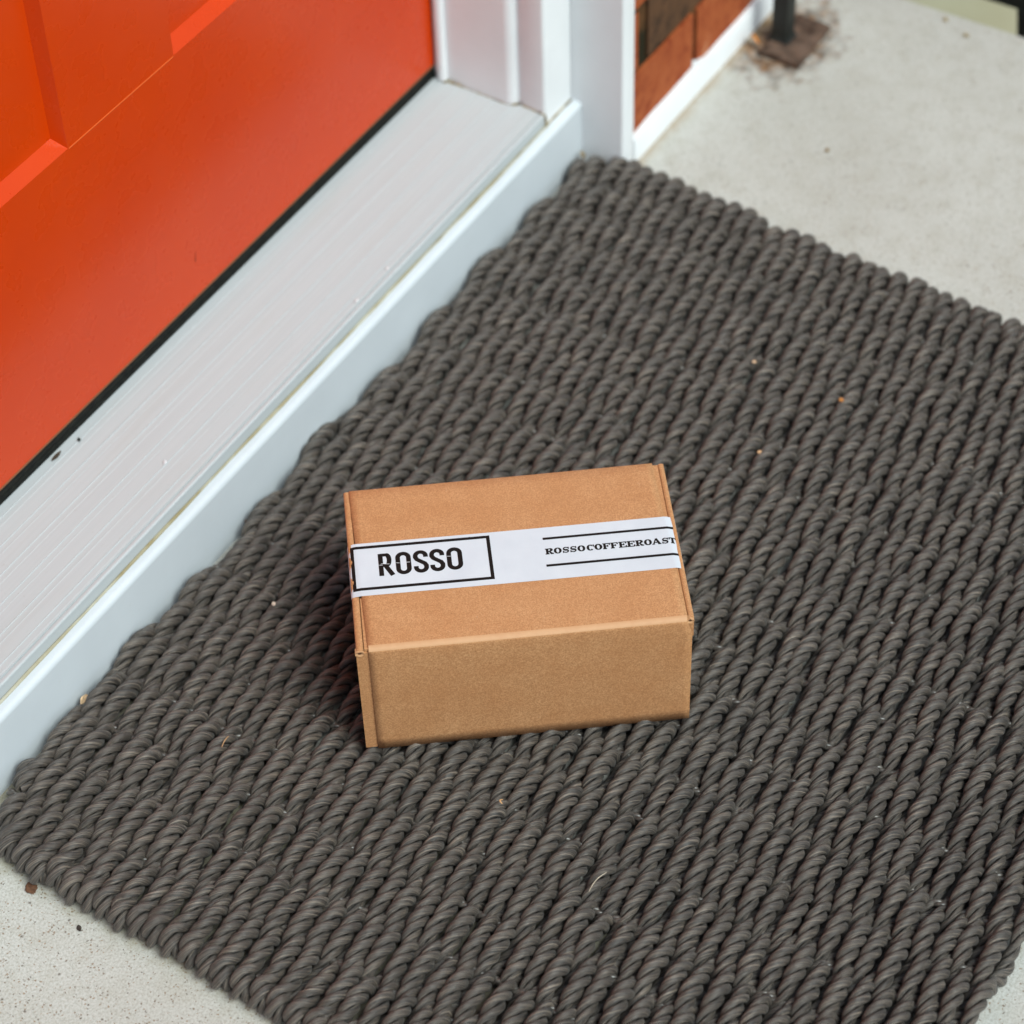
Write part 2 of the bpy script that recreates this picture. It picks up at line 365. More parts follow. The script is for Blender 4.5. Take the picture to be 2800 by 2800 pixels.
# ------------------------------------------------------------------ door frame
fr = empty("door_frame", (.52, .06, .09), "white door frame upright between the orange door and the brick", "door frame")
jamb = [(XJ, .19), (XJ, .0530)] + [(XJ + .0065 - .0065 * math.cos(math.radians(a)), .0530 - .0095 * math.sin(math.radians(a))) for a in (15, 30, 45, 60, 75, 90)] + [(.4985, .0418), (.4985, .0400), (.545, .0400), (.545, .19)]
bm = bmesh.new(); extrude_poly(bm, jamb, .080, 2.20, 'z')
P(bm_obj("jamb", bm, MW, smooth='auto'), fr)
cas = [(.4985, .0397), (.4976, .0375), (.4968, .0355), (.4968, .0148)] + [(.4968 + .0030 - .0030 * math.cos(math.radians(a)), .0148 - .0030 * math.sin(math.radians(a))) for a in (30, 60, 90)] + [(.5455, .0118), (.5455, .0397)]
bm = bmesh.new(); extrude_poly(bm, cas, .0758, 2.27, 'z')
P(bm_obj("casing", bm, MW, smooth='auto'), fr)
ws = [(XJ - .0002, .1300)] + [(XJ - .0032 - .0034 * math.sin(math.radians(a)), .1238 + .0054 * math.cos(math.radians(a))) for a in range(0, 181, 20)] + [(XJ - .0002, .1184)]
bm = bmesh.new(); extrude_poly(bm, ws, sill_z(.124) + .0012, 2.14, 'z')
P(bm_obj("weather_strip", bm, MW, smooth='auto'), fr)
# left side of the frame and head, beyond the picture
bm = bmesh.new(); extrude_poly(bm, [(-.4320 - (x - XJ), y) for x, y in jamb][::-1], .080, 2.20, 'z')
P(bm_obj("jamb", bm, MW, smooth='auto'), fr)
bm = bmesh.new(); extrude_poly(bm, [(-.4320 - (x - XJ), y) for x, y in cas][::-1], .0758, 2.27, 'z')
P(bm_obj("casing", bm, MW, smooth='auto'), fr)
bm = bmesh.new(); box(bm, -.43, XJ - .0005, .040, .19, 2.155, 2.20); P(bm_obj("head_jamb", bm, MW), fr)
# grime bead where the jamb stands on the sill
path = [(.4885, .1290), (.4868, .1245), (.4862, .1190), (.4884, .1165), (.4892, .105), (.4894, .095), (.4896, .085), (.4897, .070), (.4897, .055), (.4912, .0478), (.4948, .0428), (.4978, .0405), (.4964, .0360), (.4962, .028), (.4960, .0172), (.4962, .0122)]
pts = []
for (a, b_) in zip(path, path[1:]):
    for k in range(6):
        t = k / 6; pts.append((a[0] + (b_[0] - a[0]) * t, a[1] + (b_[1] - a[1]) * t))
pts.append(path[-1])
rad = []; P3 = []
for i, (x, y) in enumerate(pts):
    s = i / (len(pts) - 1)
    big_ = 2.3 if s < .30 else (1.7 if .60 < s < .72 else (1.3 if s > .78 else .75))
    rad.append(max(.0003, (.0007 * big_) * (1 + .5 * math.sin(i * 1.9) + .3 * random.uniform(-1, 1))))
    P3.append((x - .0002, y, sill_z(y) - .0001))
for k in range(1, 7): P3.append((.4964, .0116 - .0003 * k, sill_z(.0118) - .0023 * k)); rad.append(.0013)
Vg, Fg = tube(P3, rad, 7)
P(link("grime_line", np_mesh("grime_line", Vg, Fg), None, [MGR.m]), fr)
gp = [(.4975 + .0047 * k, .0108 + random.uniform(-.0003, .0003), .0762) for k in range(11)]
Vg, Fg = tube(gp, [.0007 + .0006 * abs(math.sin(k * 1.3)) for k in range(11)], 7)
P(link("grime_line", np_mesh("grime_line", Vg, Fg), None, [MGR.m]), fr)

# ------------------------------------------------------------------ brick wall with white trim
BY = -.0405
wall = empty("brick_wall", (1.2, 0, 0), "red brick wall with one burnt dark brick beside the white door frame", "wall")
def brick(bm, x0, x1, z0, z1, dy=0.0):
    box(bm, x0, x1, BY + dy, BY + .09, z0, z1)
bm1, bm2 = bmesh.new(), bmesh.new()
pitch, bh, bl, mj = .0745, .0665, .203, .0095
for row in range(36):
    z0 = .0285 + row * pitch; z1 = z0 + bh
    if row == 0: z0, z1 = .026, .0985
    if row == 1: z0, z1 = .1060, .1720
    x = .7075 if row % 2 == 0 else .6035
    x -= (bl + mj) * 2
    while x < 4.0:
        x0, x1 = max(x, .5600), x + bl
        if row == 1 and abs(x - .6035) < .01: x0 = .6065
        if row == 1 and x < .55: x1 = .5860
        if x1 > .561:
            dark = (row == 1 and abs(x - .6035) < .01) or (row > 2 and random.random() < .10)
            brick(bm2 if dark else bm1, x0, x1, z0, z1, random.uniform(0, .0016))
        x += bl + mj
for b_, m_ in ((bm1, MB1), (bm2, MB2)):
    P(bm_obj("brickwork" if m_ is MB1 else "burnt_brick", b_, m_, bevel=.0025, seg=2), wall)
bm = bmesh.new(); box(bm, .575, 4.0, BY + .0042, BY + .08, -.02, 2.72); P(bm_obj("mortar", bm, MMO), wall)
# hole in the dark brick: a black bump, its inner shade painted as colour
bm = bmesh.new(); bmesh.ops.create_icosphere(bm, subdivisions=3, radius=1.0, matrix=Matrix.Translation((.7000, BY + .0022, .1320)) @ Matrix.Diagonal((.0060, .0034, .0088, 1)))
P(bm_obj("dark_pit", bm, Mat("pit_shade", srgb(18, 16, 13), .95), smooth=True), wall)
# white return board closing the end of the brick, with its front edge
ret = [(.5464, .0395), (.5464, -.0436)] + [(.5464 + .0024 - .0024 * math.cos(math.radians(a)), -.0436 - .0024 * math.sin(math.radians(a))) for a in (30, 60, 90)] + [(.5672, -.0460), (.5690, -.0452), (.5697, -.0436), (.5697, -.0300), (.574, -.0300), (.574, .0395)]
bm = bmesh.new(); extrude_poly(bm, ret, -.01, 2.72, 'z'); P(bm_obj("return_board", bm, MW, smooth='auto'), wall)
# base trim strip with a wavering painted top edge
bm = bmesh.new(); NX = 90; xs_ = [.5699 + (4.0 - .5699) * (i / NX) ** 2.2 for i in range(NX + 1)]
rings = []
for x in xs_:
    zt = .0322 + .0009 * math.sin(x * 31) + .0006 * math.sin(x * 83 + 1) + (.0045 * max(0, 1 - abs(x - .706) / .012)) - (.0012 if x > .72 else 0)
    rings.append([bm.verts.new((x, yy, zz)) for yy, zz in ((-.0462, -.01), (-.0462, zt - .0022), (-.0454, zt - .0006), (-.0440, zt), (-.030, zt), (-.030, -.01))])
for r0, r1 in zip(rings, rings[1:]):
    for i in range(6): bm.faces.new((r0[i], r0[(i + 1) % 6], r1[(i + 1) % 6], r1[i]))
bm.faces.new(rings[0][::-1]); bm.faces.new(rings[-1])
P(bm_obj("base_trim", bm, MW, smooth='auto'), wall)
# brick over the door and left of it (outside the picture)
bm = bmesh.new()
for row in range(36):
    z0 = .0285 + row * pitch; x = -4.0 + (0 if row % 2 else .106)
    while x < -.53:
        box(bm, x, min(x + bl, -.53), BY + random.uniform(0, .0016), BY + .09, z0, z0 + bh); x += bl + mj
for row in range(30, 36):
    z0 = .0285 + row * pitch + .004
    if z0 < 2.29: continue
    x = -.52
    while x < .55: box(bm, x, min(x + bl, .555), BY + random.uniform(0, .0016), BY + .09, z0, z0 + bh); x += bl + mj
wall2 = P(bm_obj("brickwork", bm, MB1), wall)
bm = bmesh.new(); box(bm, -4.0, -.535, BY + .0046, BY + .08, -.02, 2.715); box(bm, -.535, .56, BY + .0046, BY + .08, 2.285, 2.715); P(bm_obj("mortar", bm, MMO), wall)

# ------------------------------------------------------------------ rope mat
def rope(path, r_h, ra, lay, phase, scale, lay_sign=-1, sides=9, side=(0, 1, 0), flat=0.0):
    """three twisted strands along path (n,3); scale (n,) swells or squeezes the rope"""
    Pn = np.asarray(path); n = len(Pn)
    T = np.gradient(Pn, axis=0); L = np.linalg.norm(T, axis=1); T /= L[:, None] + 1e-12
    s = np.concatenate([[0], np.cumsum(np.linalg.norm(np.diff(Pn, axis=0), axis=1))])
    ref = np.array(side, float)[None]; B = ref - (ref * T).sum(1)[:, None] * T; B /= np.linalg.norm(B, axis=1)[:, None] + 1e-9; Nn = np.cross(T, B)
    Vs, Fs, Us = [], [], []; base = 0
    a = np.linspace(0, 2 * np.pi, sides + 1)
    for k in range(3):
        ph = phase + 2 * np.pi * k / 3 + lay_sign * 2 * np.pi * s / lay
        rad = np.cos(ph)[:, None] * Nn + np.sin(ph)[:, None] * B
        C = Pn + (r_h * scale)[:, None] * rad
        Ts = np.gradient(C, axis=0); Ts /= np.linalg.norm(Ts, axis=1)[:, None]
        n1 = rad - (rad * Ts).sum(1)[:, None] * Ts; n1 /= np.linalg.norm(n1, axis=1)[:, None] + 1e-9
        b1 = np.cross(Ts, n1)
        jit = 1 + .05 * np.sin(s * 90 + k * 2.1 + phase)
        r = ra * scale * jit
        an = a + np.pi                                       # seam on the hidden inner side
        V = C[:, None] + r[:, None, None] * (1.02 * np.cos(an)[None, :, None] * n1[:, None] + 1.06 * np.sin(an)[None, :, None] * b1[:, None])
        D = V - Pn[:, None]; lat = (D * B[:, None]).sum(-1); ver = (D * Nn[:, None]).sum(-1)
        V = V + (flat * np.ones(n))[:, None, None] * lat[..., None] * B[:, None]
        V = V - (.45 * np.clip(flat, -.2, 1) * np.ones(n))[:, None, None] * ver[..., None] * Nn[:, None]
        Vs.append(V.reshape(-1, 3))
        Us.append(np.stack([np.broadcast_to(a / (2 * np.pi), (n, sides + 1)), np.broadcast_to((s / .01 + k * 37.7 + phase * 11)[:, None], (n, sides + 1))], -1).reshape(-1, 2))
        i, j = np.meshgrid(np.arange(n - 1), np.arange(sides), indexing='ij')
        q0 = base + i * (sides + 1) + j
        Fs.append(np.stack([q0, q0 + 1, q0 + sides + 2, q0 + sides + 1], -1).reshape(-1, 4))
        base += n * (sides + 1)
    return np.concatenate(Vs), np.concatenate(Fs), np.concatenate(Us)

mat = empty("rope_mat", (.05, -.38, 0), "thick charcoal brown mat woven from twisted rope lying before the door", "door mat")
ROWS, PIT, WP, WX0 = 90, .00828, .0457, -.3853
Vs, Fs, Us = [], [], []; base = 0
left_y = np.array([-.75, -.33, -.20, -.085, -.045, -.028, -.012]); left_x = np.array([-.440, -.4216, -.4145, -.4120, -.4085, -.395, -.352])
right_y = np.array([-.75, -.47, -.30, -.06, -.035, -.012]); right_x = np.array([.508, .5216, .5289, .5480, .5440, .527])
for r in range(ROWS):
    yc = -.0095 - r * PIT
    xl, xr = np.interp(yc, left_y, left_x) + rng.normal(0, .0015), np.interp(yc, right_y, right_x) + rng.normal(0, .002)
    n = 430
    if r % 2: xl += .010; xr -= .010
    else: xl += .0085; xr -= .0085
    x = np.linspace(xl, xr, n)
    ph = math.pi * (r % 2)
    kk = np.arange(-2, 26)
    # per-float irregularity: height, sideways drift, swelling, slip along the row
    wv = lambda sd: np.interp(x, WX0 + kk * WP, rng.normal(0, sd, len(kk)))
    ja, jy, js = wv(.0010), wv(.0014), wv(.0045)
    cs = np.cos(np.pi * (x - WX0 - js - .0020 * math.sin(r * .13)) / WP + ph)
    shp = np.sign(cs) * np.abs(cs) ** .66
    z = .0130 + .0078 * shp + ja * np.clip(cs, 0, 1)
    y = yc + jy + .0009 * np.sin(x * 9 + r * .2)
    if r < 2: y = y + .003 * np.sin(x * 23) - .002
    fl = -.46 + .35 * np.clip(np.abs(cs), 0, 1) ** .75        # squeezed where neighbours cross, spread where it lies on top
    scale = (1.0 + .03 * cs) * (1 + wv(.035)) * (1 + .02 * rng.normal())
    path = np.stack([x, y, z], 1)
    if r % 2 == 0:                                             # ends loop over the outer cord and tuck in underneath
        ends = []
        for q, sg in ((0, -1), (-1, 1)):
            d = (x - xl) if q == 0 else (xr - x)
            w = np.clip(1 - d / .020, 0, 1); w = w * w * (3 - 2 * w)
            path[:, 2] = path[:, 2] * (1 - w) + .0195 * w; fl = fl * (1 - w) + .02 * w
            th = np.radians(np.linspace(0, 180, 15)[1:]); Rr = .0072
            px, py, pz = path[q]
            loop = [(px + sg * Rr * 1.15 * math.sin(t), py + sg * .0010 * t, pz - Rr + Rr * math.cos(t)) for t in th]
            loop += [(px - sg * k * .0018, py + sg * .0031, pz - 2 * Rr) for k in (1, 2, 3)]
            ends.append(np.array(loop))
        path = np.concatenate([ends[0][::-1], path, ends[1]])
        fl = np.concatenate([np.full(len(ends[0]), .02), fl, np.full(len(ends[1]), .02)])
        scale = np.concatenate([np.full(len(ends[0]), scale[0]), scale, np.full(len(ends[1]), scale[-1])])
    V, F, U = rope(path, .0048, .0034, .0400 * (1 + .05 * rng.normal()), rng.uniform(0, 6.28), scale, flat=fl)
    Vs.append(V); Fs.append(F + base); Us.append(U); base += len(V)
V = np.concatenate(Vs); V[:, 2] = np.maximum(V[:, 2], .0006)
P(link("woven_rope", np_mesh("woven_rope", V, np.concatenate(Fs), True, np.concatenate(Us)), None, [MRO.m]), mat)
Vs, Fs, Us = [], [], []; base = 0
for k in range(-1, 22):
    xw = WX0 + (k + .5) * WP
    if xw < -.405 or xw > .525: continue
    yy = np.linspace(-.012, -.735, 420)
    z = .0135 + .0012 * np.sin(yy * 300 + k)
    x = xw + .0015 * np.sin(yy * 40 + k)
    V, F, U = rope(np.stack([x, yy, z], 1), .0016, .0019, .017, k, np.ones(len(yy)), 1, 7, side=(1, 0, 0))
    Vs.append(V); Fs.append(F + base); Us.append(U); base += len(V)
P(link("inner_cord", np_mesh("inner_cord", np.concatenate(Vs), np.concatenate(Fs), True, np.concatenate(Us)), None, [MWA.m]), mat)

# ------------------------------------------------------------------ parcel
TH = math.radians(-52.497)
bxo = empty("parcel_box", (-.1924, -.2397, .0272), "brown cardboard mailer box sealed with a white printed band on the rope mat", "parcel")
bxo.rotation_euler = (0, 0, TH)
BW, BD, BH = .2553, .1678, .1203
def C(o): o.parent = bxo; return o
def lidL(vv): return .0030 + (.0078 - .0030) * (1 - vv / BD)
def lidR(vv): return .2475 + (.2517 - .2475) * (1 - vv / BD)
# tray: outer walls under the lid
bm = bmesh.new(); box(bm, -.0006, BW + .0002, .0022, BD - .0006, 0.0008, BH - .0060)
C(bm_obj("box_body", bm, MK, bevel=.0012))
# rolled side walls (left and right): rounded tops, open torn ends
def roll(bm, x_in, x_out, v0, v1, top, inward):
    r = abs(x_out - x_in) / 2; cx = (x_in + x_out) / 2
    n = 24; rings = []
    for i in range(n + 1):
        vv = v0 + (v1 - v0) * i / n; wob = .00018 * math.sin(i * 2.1) + random.uniform(-.0001, .0001)
        ring = [(x_out, top - r - .02), (x_out, top - r)] + [(cx + (x_out - cx) * math.cos(math.radians(a)), top - r * .62 + r * .62 * math.sin(math.radians(a)) + wob) for a in (15, 35, 55, 75, 90, 105, 125, 145, 165)] + [(x_in, top - r), (x_in, top - r - .02)]
        rings.append([bm.verts.new((px, vv, pz)) for px, pz in ring])
    m = len(rings[0])
    for r0, r1 in zip(rings, rings[1:]):
        for i in range(m - 1): bm.faces.new((r0[i], r0[i + 1], r1[i + 1], r1[i]))
    for rr_ in (rings[0], rings[-1]): bm.faces.new(rr_)
bm = bmesh.new(); roll(bm, .0044, -.0014, .0012, BD - .001, BH - .0006, 1); C(bm_obj("side_wall", bm, MK, smooth='auto'))
bm = bmesh.new(); roll(bm, .2522, BW + .0016, .0030, BD - .001, BH - .0012, -1); C(bm_obj("side_wall", bm, MK, smooth='auto'))
# narrow inner ledges between the rolled walls and the lid
bm = bmesh.new(); box(bm, .0049, .0079, .0016, .0530, BH - .02, BH - .0009)
C(bm_obj("wall_ledge", bm, MK)); bm = bmesh.new(); box(bm, .2470, .2519, .004, BD - .002, BH - .02, BH - .0013)
C(bm_obj("wall_ledge", bm, MK))
# flap of the left wall folded round onto the near face
bm = bmesh.new(); box(bm, -.0016, .0086, .0004, .0026, .0016, BH - .0042); C(bm_obj("corner_flap", bm, MK, bevel=.0005))
# torn, hollow ends of the rolled board at the near corners
for (cx, cy, cz, r0, r1) in ((.0012, .0010, BH - .0040, .0026, .0012), (.2535, .0020, BH - .0036, .0022, .0010)):
    bm = bmesh.new(); n = 12; ro, ri = [], []
    for i in range(n):
        a = 2 * math.pi * i / n; k = 1 + random.uniform(-.12, .18)
        ro.append(bm.verts.new((cx + r0 * 1.35 * k * math.cos(a), cy - .0016 + random.uniform(-.0003, .0003), cz + r0 * k * math.sin(a))))
        ri.append(bm.verts.new((cx + r1 * 1.3 * math.cos(a), cy - .0008, cz + r1 * math.sin(a))))
    for i in range(n): bm.faces.new((ro[i], ro[(i + 1) % n], ri[(i + 1) % n], ri[i]))
    e_ = [bm.verts.new((p.co.x, cy + .003, p.co.z)) for p in ro]
    for i in range(n): bm.faces.new((ro[i], e_[i], e_[(i + 1) % n], ro[(i + 1) % n]))
    torn = C(bm_obj("torn_end", bm, MKE, smooth='auto'))
    bm = bmesh.new(); bm.faces.new([bm.verts.new((cx + r1 * 1.3 * math.cos(2 * math.pi * i / n), cy - .0007, cz + r1 * math.sin(2 * math.pi * i / n))) for i in range(n)])  # flat disc, dark colour stands in for shade inside the open end
    h_ = bm_obj("hollow", bm, MKD); h_.parent = torn
# lid: one sheet, flat on top, creased over the near edge and down to the mat
bm = bmesh.new(); NU = 40
cr = .0046; prof = [(BD, BH - .0006), (BD - .0008, BH)] + [(BD * (1 - k / 14), BH) for k in range(1, 14)]
prof += [(cr + .0002, BH)] + [(cr - cr * math.sin(math.radians(a)) - .0006 * math.sin(math.radians(a)), BH - cr + cr * math.cos(math.radians(a))) for a in (15, 30, 45, 60, 75, 90)]
prof += [(-.0006 - .0002 * math.sin(math.pi * k / 10), (BH - cr) * (1 - k / 10) + .0002) for k in range(1, 11)]
top_r = []
for pv_, pz_ in prof:
    row = []
    for i in range(NU + 1):
        t = i / NU; vv = max(0, min(BD, pv_))
        xl_, xr_ = lidL(vv), lidR(vv)
        if pz_ < BH - cr: xr_ = .2517 + (BW - .2517) * min(1, (BH - cr - pz_) / .004); xl_ = .0079
        x_ = xl_ + (xr_ - xl_) * t
        sag = -.00035 * math.sin(math.pi * t) * (1 if pz_ > BH - cr * .5 else 0)
        rag = random.uniform(-.00035, .00035) if pz_ < .002 else 0
        row.append(bm.verts.new((x_, pv_, pz_ + sag + rag)))
    top_r.append(row)
for r0, r1 in zip(top_r, top_r[1:]):
    for i in range(NU): bm.faces.new((r0[i], r0[i + 1], r1[i + 1], r1[i]))
lid = C(bm_obj("lid", bm, MK, smooth=True))
so = lid.modifiers.new("thick", 'SOLIDIFY'); so.thickness = .0014; so.offset = -1
# paper rubbed pale along the crease
bm = bmesh.new(); rows_ = []
for a in (6, 18, 30, 42, 54, 66):
    rows_.append([bm.verts.new((.0083 + (.2512 - .0083) * i / 60, (cr - (cr + .00012) * math.sin(math.radians(a)) - .0006 * math.sin(math.radians(a))), BH - cr + (cr + .00014) * math.cos(math.radians(a)) - .00035 * math.sin(math.pi * i / 60) * (1 if a < 50 else 0))) for i in range(61)])
for r0, r1 in zip(rows_, rows_[1:]):
    for i in range(60): bm.faces.new((r0[i], r0[i + 1], r1[i + 1], r1[i]))
MCR = Mat("rubbed_crease", rough=.6); v = MCR.coord()
MCR.color(MCR.ramp(MCR.noise(v, 160, 3), [(.25, srgb(184, 138, 98)), (.8, srgb(191, 147, 107))]))
cre = bm_obj("crease", bm, MCR, smooth=True); cre.parent = lid

# white band wrapped over the lid and down both sides
TV0, TV1 = .0535, .1083
def profile(side, vv):
    if side < 0:
        l = lidL(vv); pts = [(l, BH + .00022), (l - .0020, BH - .0001), (.0016, BH - .00045), (-.0002, BH - .0009), (-.0014, BH - .0020), (-.0018, BH - .0040), (-.0019, BH - .034)]
    else:
        l = lidR(vv); pts = [(l, BH + .00022), (l + .0016, BH - .00018), (l + .0030, BH - .0007), (BW + .0008, BH - .0020), (BW + .0020, BH - .0046), (BW + .0022, BH - .034)]
    return pts
def surf(s, vv, lift=0.0):
    l, r = lidL(vv), lidR(vv)
    if l <= s <= r: return Vector((s, vv, BH + .00022 + lift - .00035 * math.sin(math.pi * (s - l) / (r - l))))
    pts = profile(-1 if s < l else 1, vv); d = (l - s) if s < l else (s - r)
    for a, b_ in zip(pts, pts[1:]):
        L_ = math.hypot(b_[0] - a[0], b_[1] - a[1])
        if d <= L_ or b_ is pts[-1]:
            t = min(1, d / L_); nx, nz = (b_[1] - a[1]) / L_, -(b_[0] - a[0]) / L_
            if s < l: nx, nz = -nx, -nz
            if nz < 0 or (abs(nz) < .1 and ((s < l and nx > 0) or (s > l and nx < 0))): nx, nz = -nx, -nz
            return Vector((a[0] + (b_[0] - a[0]) * t + nx * lift, vv, a[1] + (b_[1] - a[1]) * t + nz * lift))
        d -= L_
bm = bmesh.new(); ss = list(np.linspace(-.036, -.004, 9)) + list(np.linspace(-.0035, .0085, 17)) + list(np.linspace(.0095, .246, 60)) + list(np.linspace(.2465, .262, 18)) + list(np.linspace(.264, .292, 8))
vvs = [TV0 + (TV1 - TV0) * k / 12 for k in range(13)]
def skew(s, vv):                                             # the band runs very slightly askew
    return vv + (s - .13) * -.006
gr = [[bm.verts.new(surf(s, skew(s, vv))) for vv in vvs] for s in ss]
for r0, r1 in zip(gr, gr[1:]):
    for i in range(12): bm.faces.new((r0[i], r0[i + 1], r1[i + 1], r1[i]))
tape = C(bm_obj("tape", bm, MT, smooth=True))

ink = bmesh.new(); LIFT = .00010; lay_n = [0]
def ribbon(pts, width, close=False, bmx=None):
    """stroke of given width (number or list) along pts in band coordinates (metres), laid on the band"""
    bmx = bmx or ink; pts = [Vector(p) for p in pts]
    # subdivide long segments so the ink follows the bend
    P_, W_ = [], []
    ws_ = width if isinstance(width, (list, tuple)) else [width] * len(pts)
    for i in range(len(pts) - 1):
        n = max(1, int((pts[i + 1] - pts[i]).length / .0012))
        for k in range(n):
            P_.append(pts[i].lerp(pts[i + 1], k / n)); W_.append(ws_[i] + (ws_[i + 1] - ws_[i]) * k / n)
    P_.append(pts[-1]); W_.append(ws_[-1])
    lay_n[0] += 1; lf = LIFT + (lay_n[0] % 7) * .000004
    n = len(P_); prev = None; first = None
    for i in range(n):
        a = P_[i - 1] if i else (P_[-2] if close else P_[0]); b_ = P_[i + 1] if i < n - 1 else (P_[1] if close else P_[-1])
        t1 = (P_[i] - a).normalized() if (P_[i] - a).length > 1e-9 else None; t2 = (b_ - P_[i]).normalized() if (b_ - P_[i]).length > 1e-9 else None
        t1 = t1 or t2; t2 = t2 or t1
        t = (t1 + t2).normalized() if (t1 + t2).length > 1e-6 else t1
        k = 1 / max(.5, t.dot(t1)); nn = Vector((-t.y, t.x)) * (W_[i] / 2 * k)
        pa, pb = P_[i] + nn, P_[i] - nn
        cur = (bmx.verts.new(surf(pa.x, skew(pa.x, pa.y), lf)), bmx.verts.new(surf(pb.x, skew(pb.x, pb.y), lf)))
        if prev: bmx.faces.new((prev[0], cur[0], cur[1], prev[1]))
        prev = cur; first = first or cur
def uarc(cx, cy, rx, ry, a0, a1, n=14):
    return [(cx + rx * math.cos(math.radians(a0 + (a1 - a0) * i / n)), cy + ry * math.sin(math.radians(a0 + (a1 - a0) * i / n))) for i in range(n + 1)]
# frame
fx0, fx1, fy0, fy1, fw = .0002, .1100, .0590, .1052, .0028
ribbon([(fx0 + fw / 2, fy0), (fx0 + fw / 2, fy1)], fw); ribbon([(fx1 - fw / 2, fy0), (fx1 - fw / 2, fy1)], fw)
ribbon([(fx0, fy0 + fw / 2), (fx1, fy0 + fw / 2)], fw); ribbon([(fx0, fy1 - fw / 2), (fx1, fy1 - fw / 2)], fw)
# condensed capitals
def big(ch, x, w, y, h):
    sw = .0037; e_ = sw / 2
    if ch == 'O':
        rx = (w - sw) / 2; cx = x + w / 2; ry = rx * 1.0
        p_ = uarc(cx, y + h - e_ * .9 - ry, rx, ry, 0, 180) + uarc(cx, y + e_ * .9 + ry, rx, ry, 180, 360); p_.append(p_[0])
        ribbon(p_, sw, close=True)
    if ch == 'S':
        rx = (w - sw) / 2; cx = x + w / 2; ry = rx
        p_ = [(x + w - e_, y + h * .695)] + uarc(cx, y + h - e_ * .9 - ry, rx, ry, 0, 180) + [(x + e_, y + h * .70), (x + e_ + rx * .28, y + h * .60), (cx, y + h * .505), (x + w - e_ - rx * .28, y + h * .41), (x + w - e_, y + h * .31)] + uarc(cx, y + e_ * .9 + ry, rx, ry, 0, -180) + [(x + e_, y + h * .305)]
        ribbon(p_, sw)
    if ch == 'R':
        ribbon([(x + e_, y), (x + e_, y + h)], sw); ry = h * .235
        cx = x + w * .52; rx = w * .84 - e_ - (cx - x)
        ribbon([(x + e_, y + h - e_ * .8), (cx, y + h - e_ * .8)] + uarc(cx, y + h - e_ * .8 - ry, rx, ry, 80, -80, 12) + [(cx, y + h - e_ * .8 - 2 * ry), (x + e_, y + h - e_ * .8 - 2 * ry)], [sw * .85, sw * .85] + [sw] * 13 + [sw * .85] * 2)
        ribbon([(x + w * .42, y + h * .47), (x + w * .86, y)], sw * 1.02)
for ch, x, w in (('R', .0215, .0124), ('O', .0349, .0121), ('S', .0487, .0117), ('S', .0615, .0117), ('O', .0748, .0123)):
    big(ch, x, w, .0724, .0232)
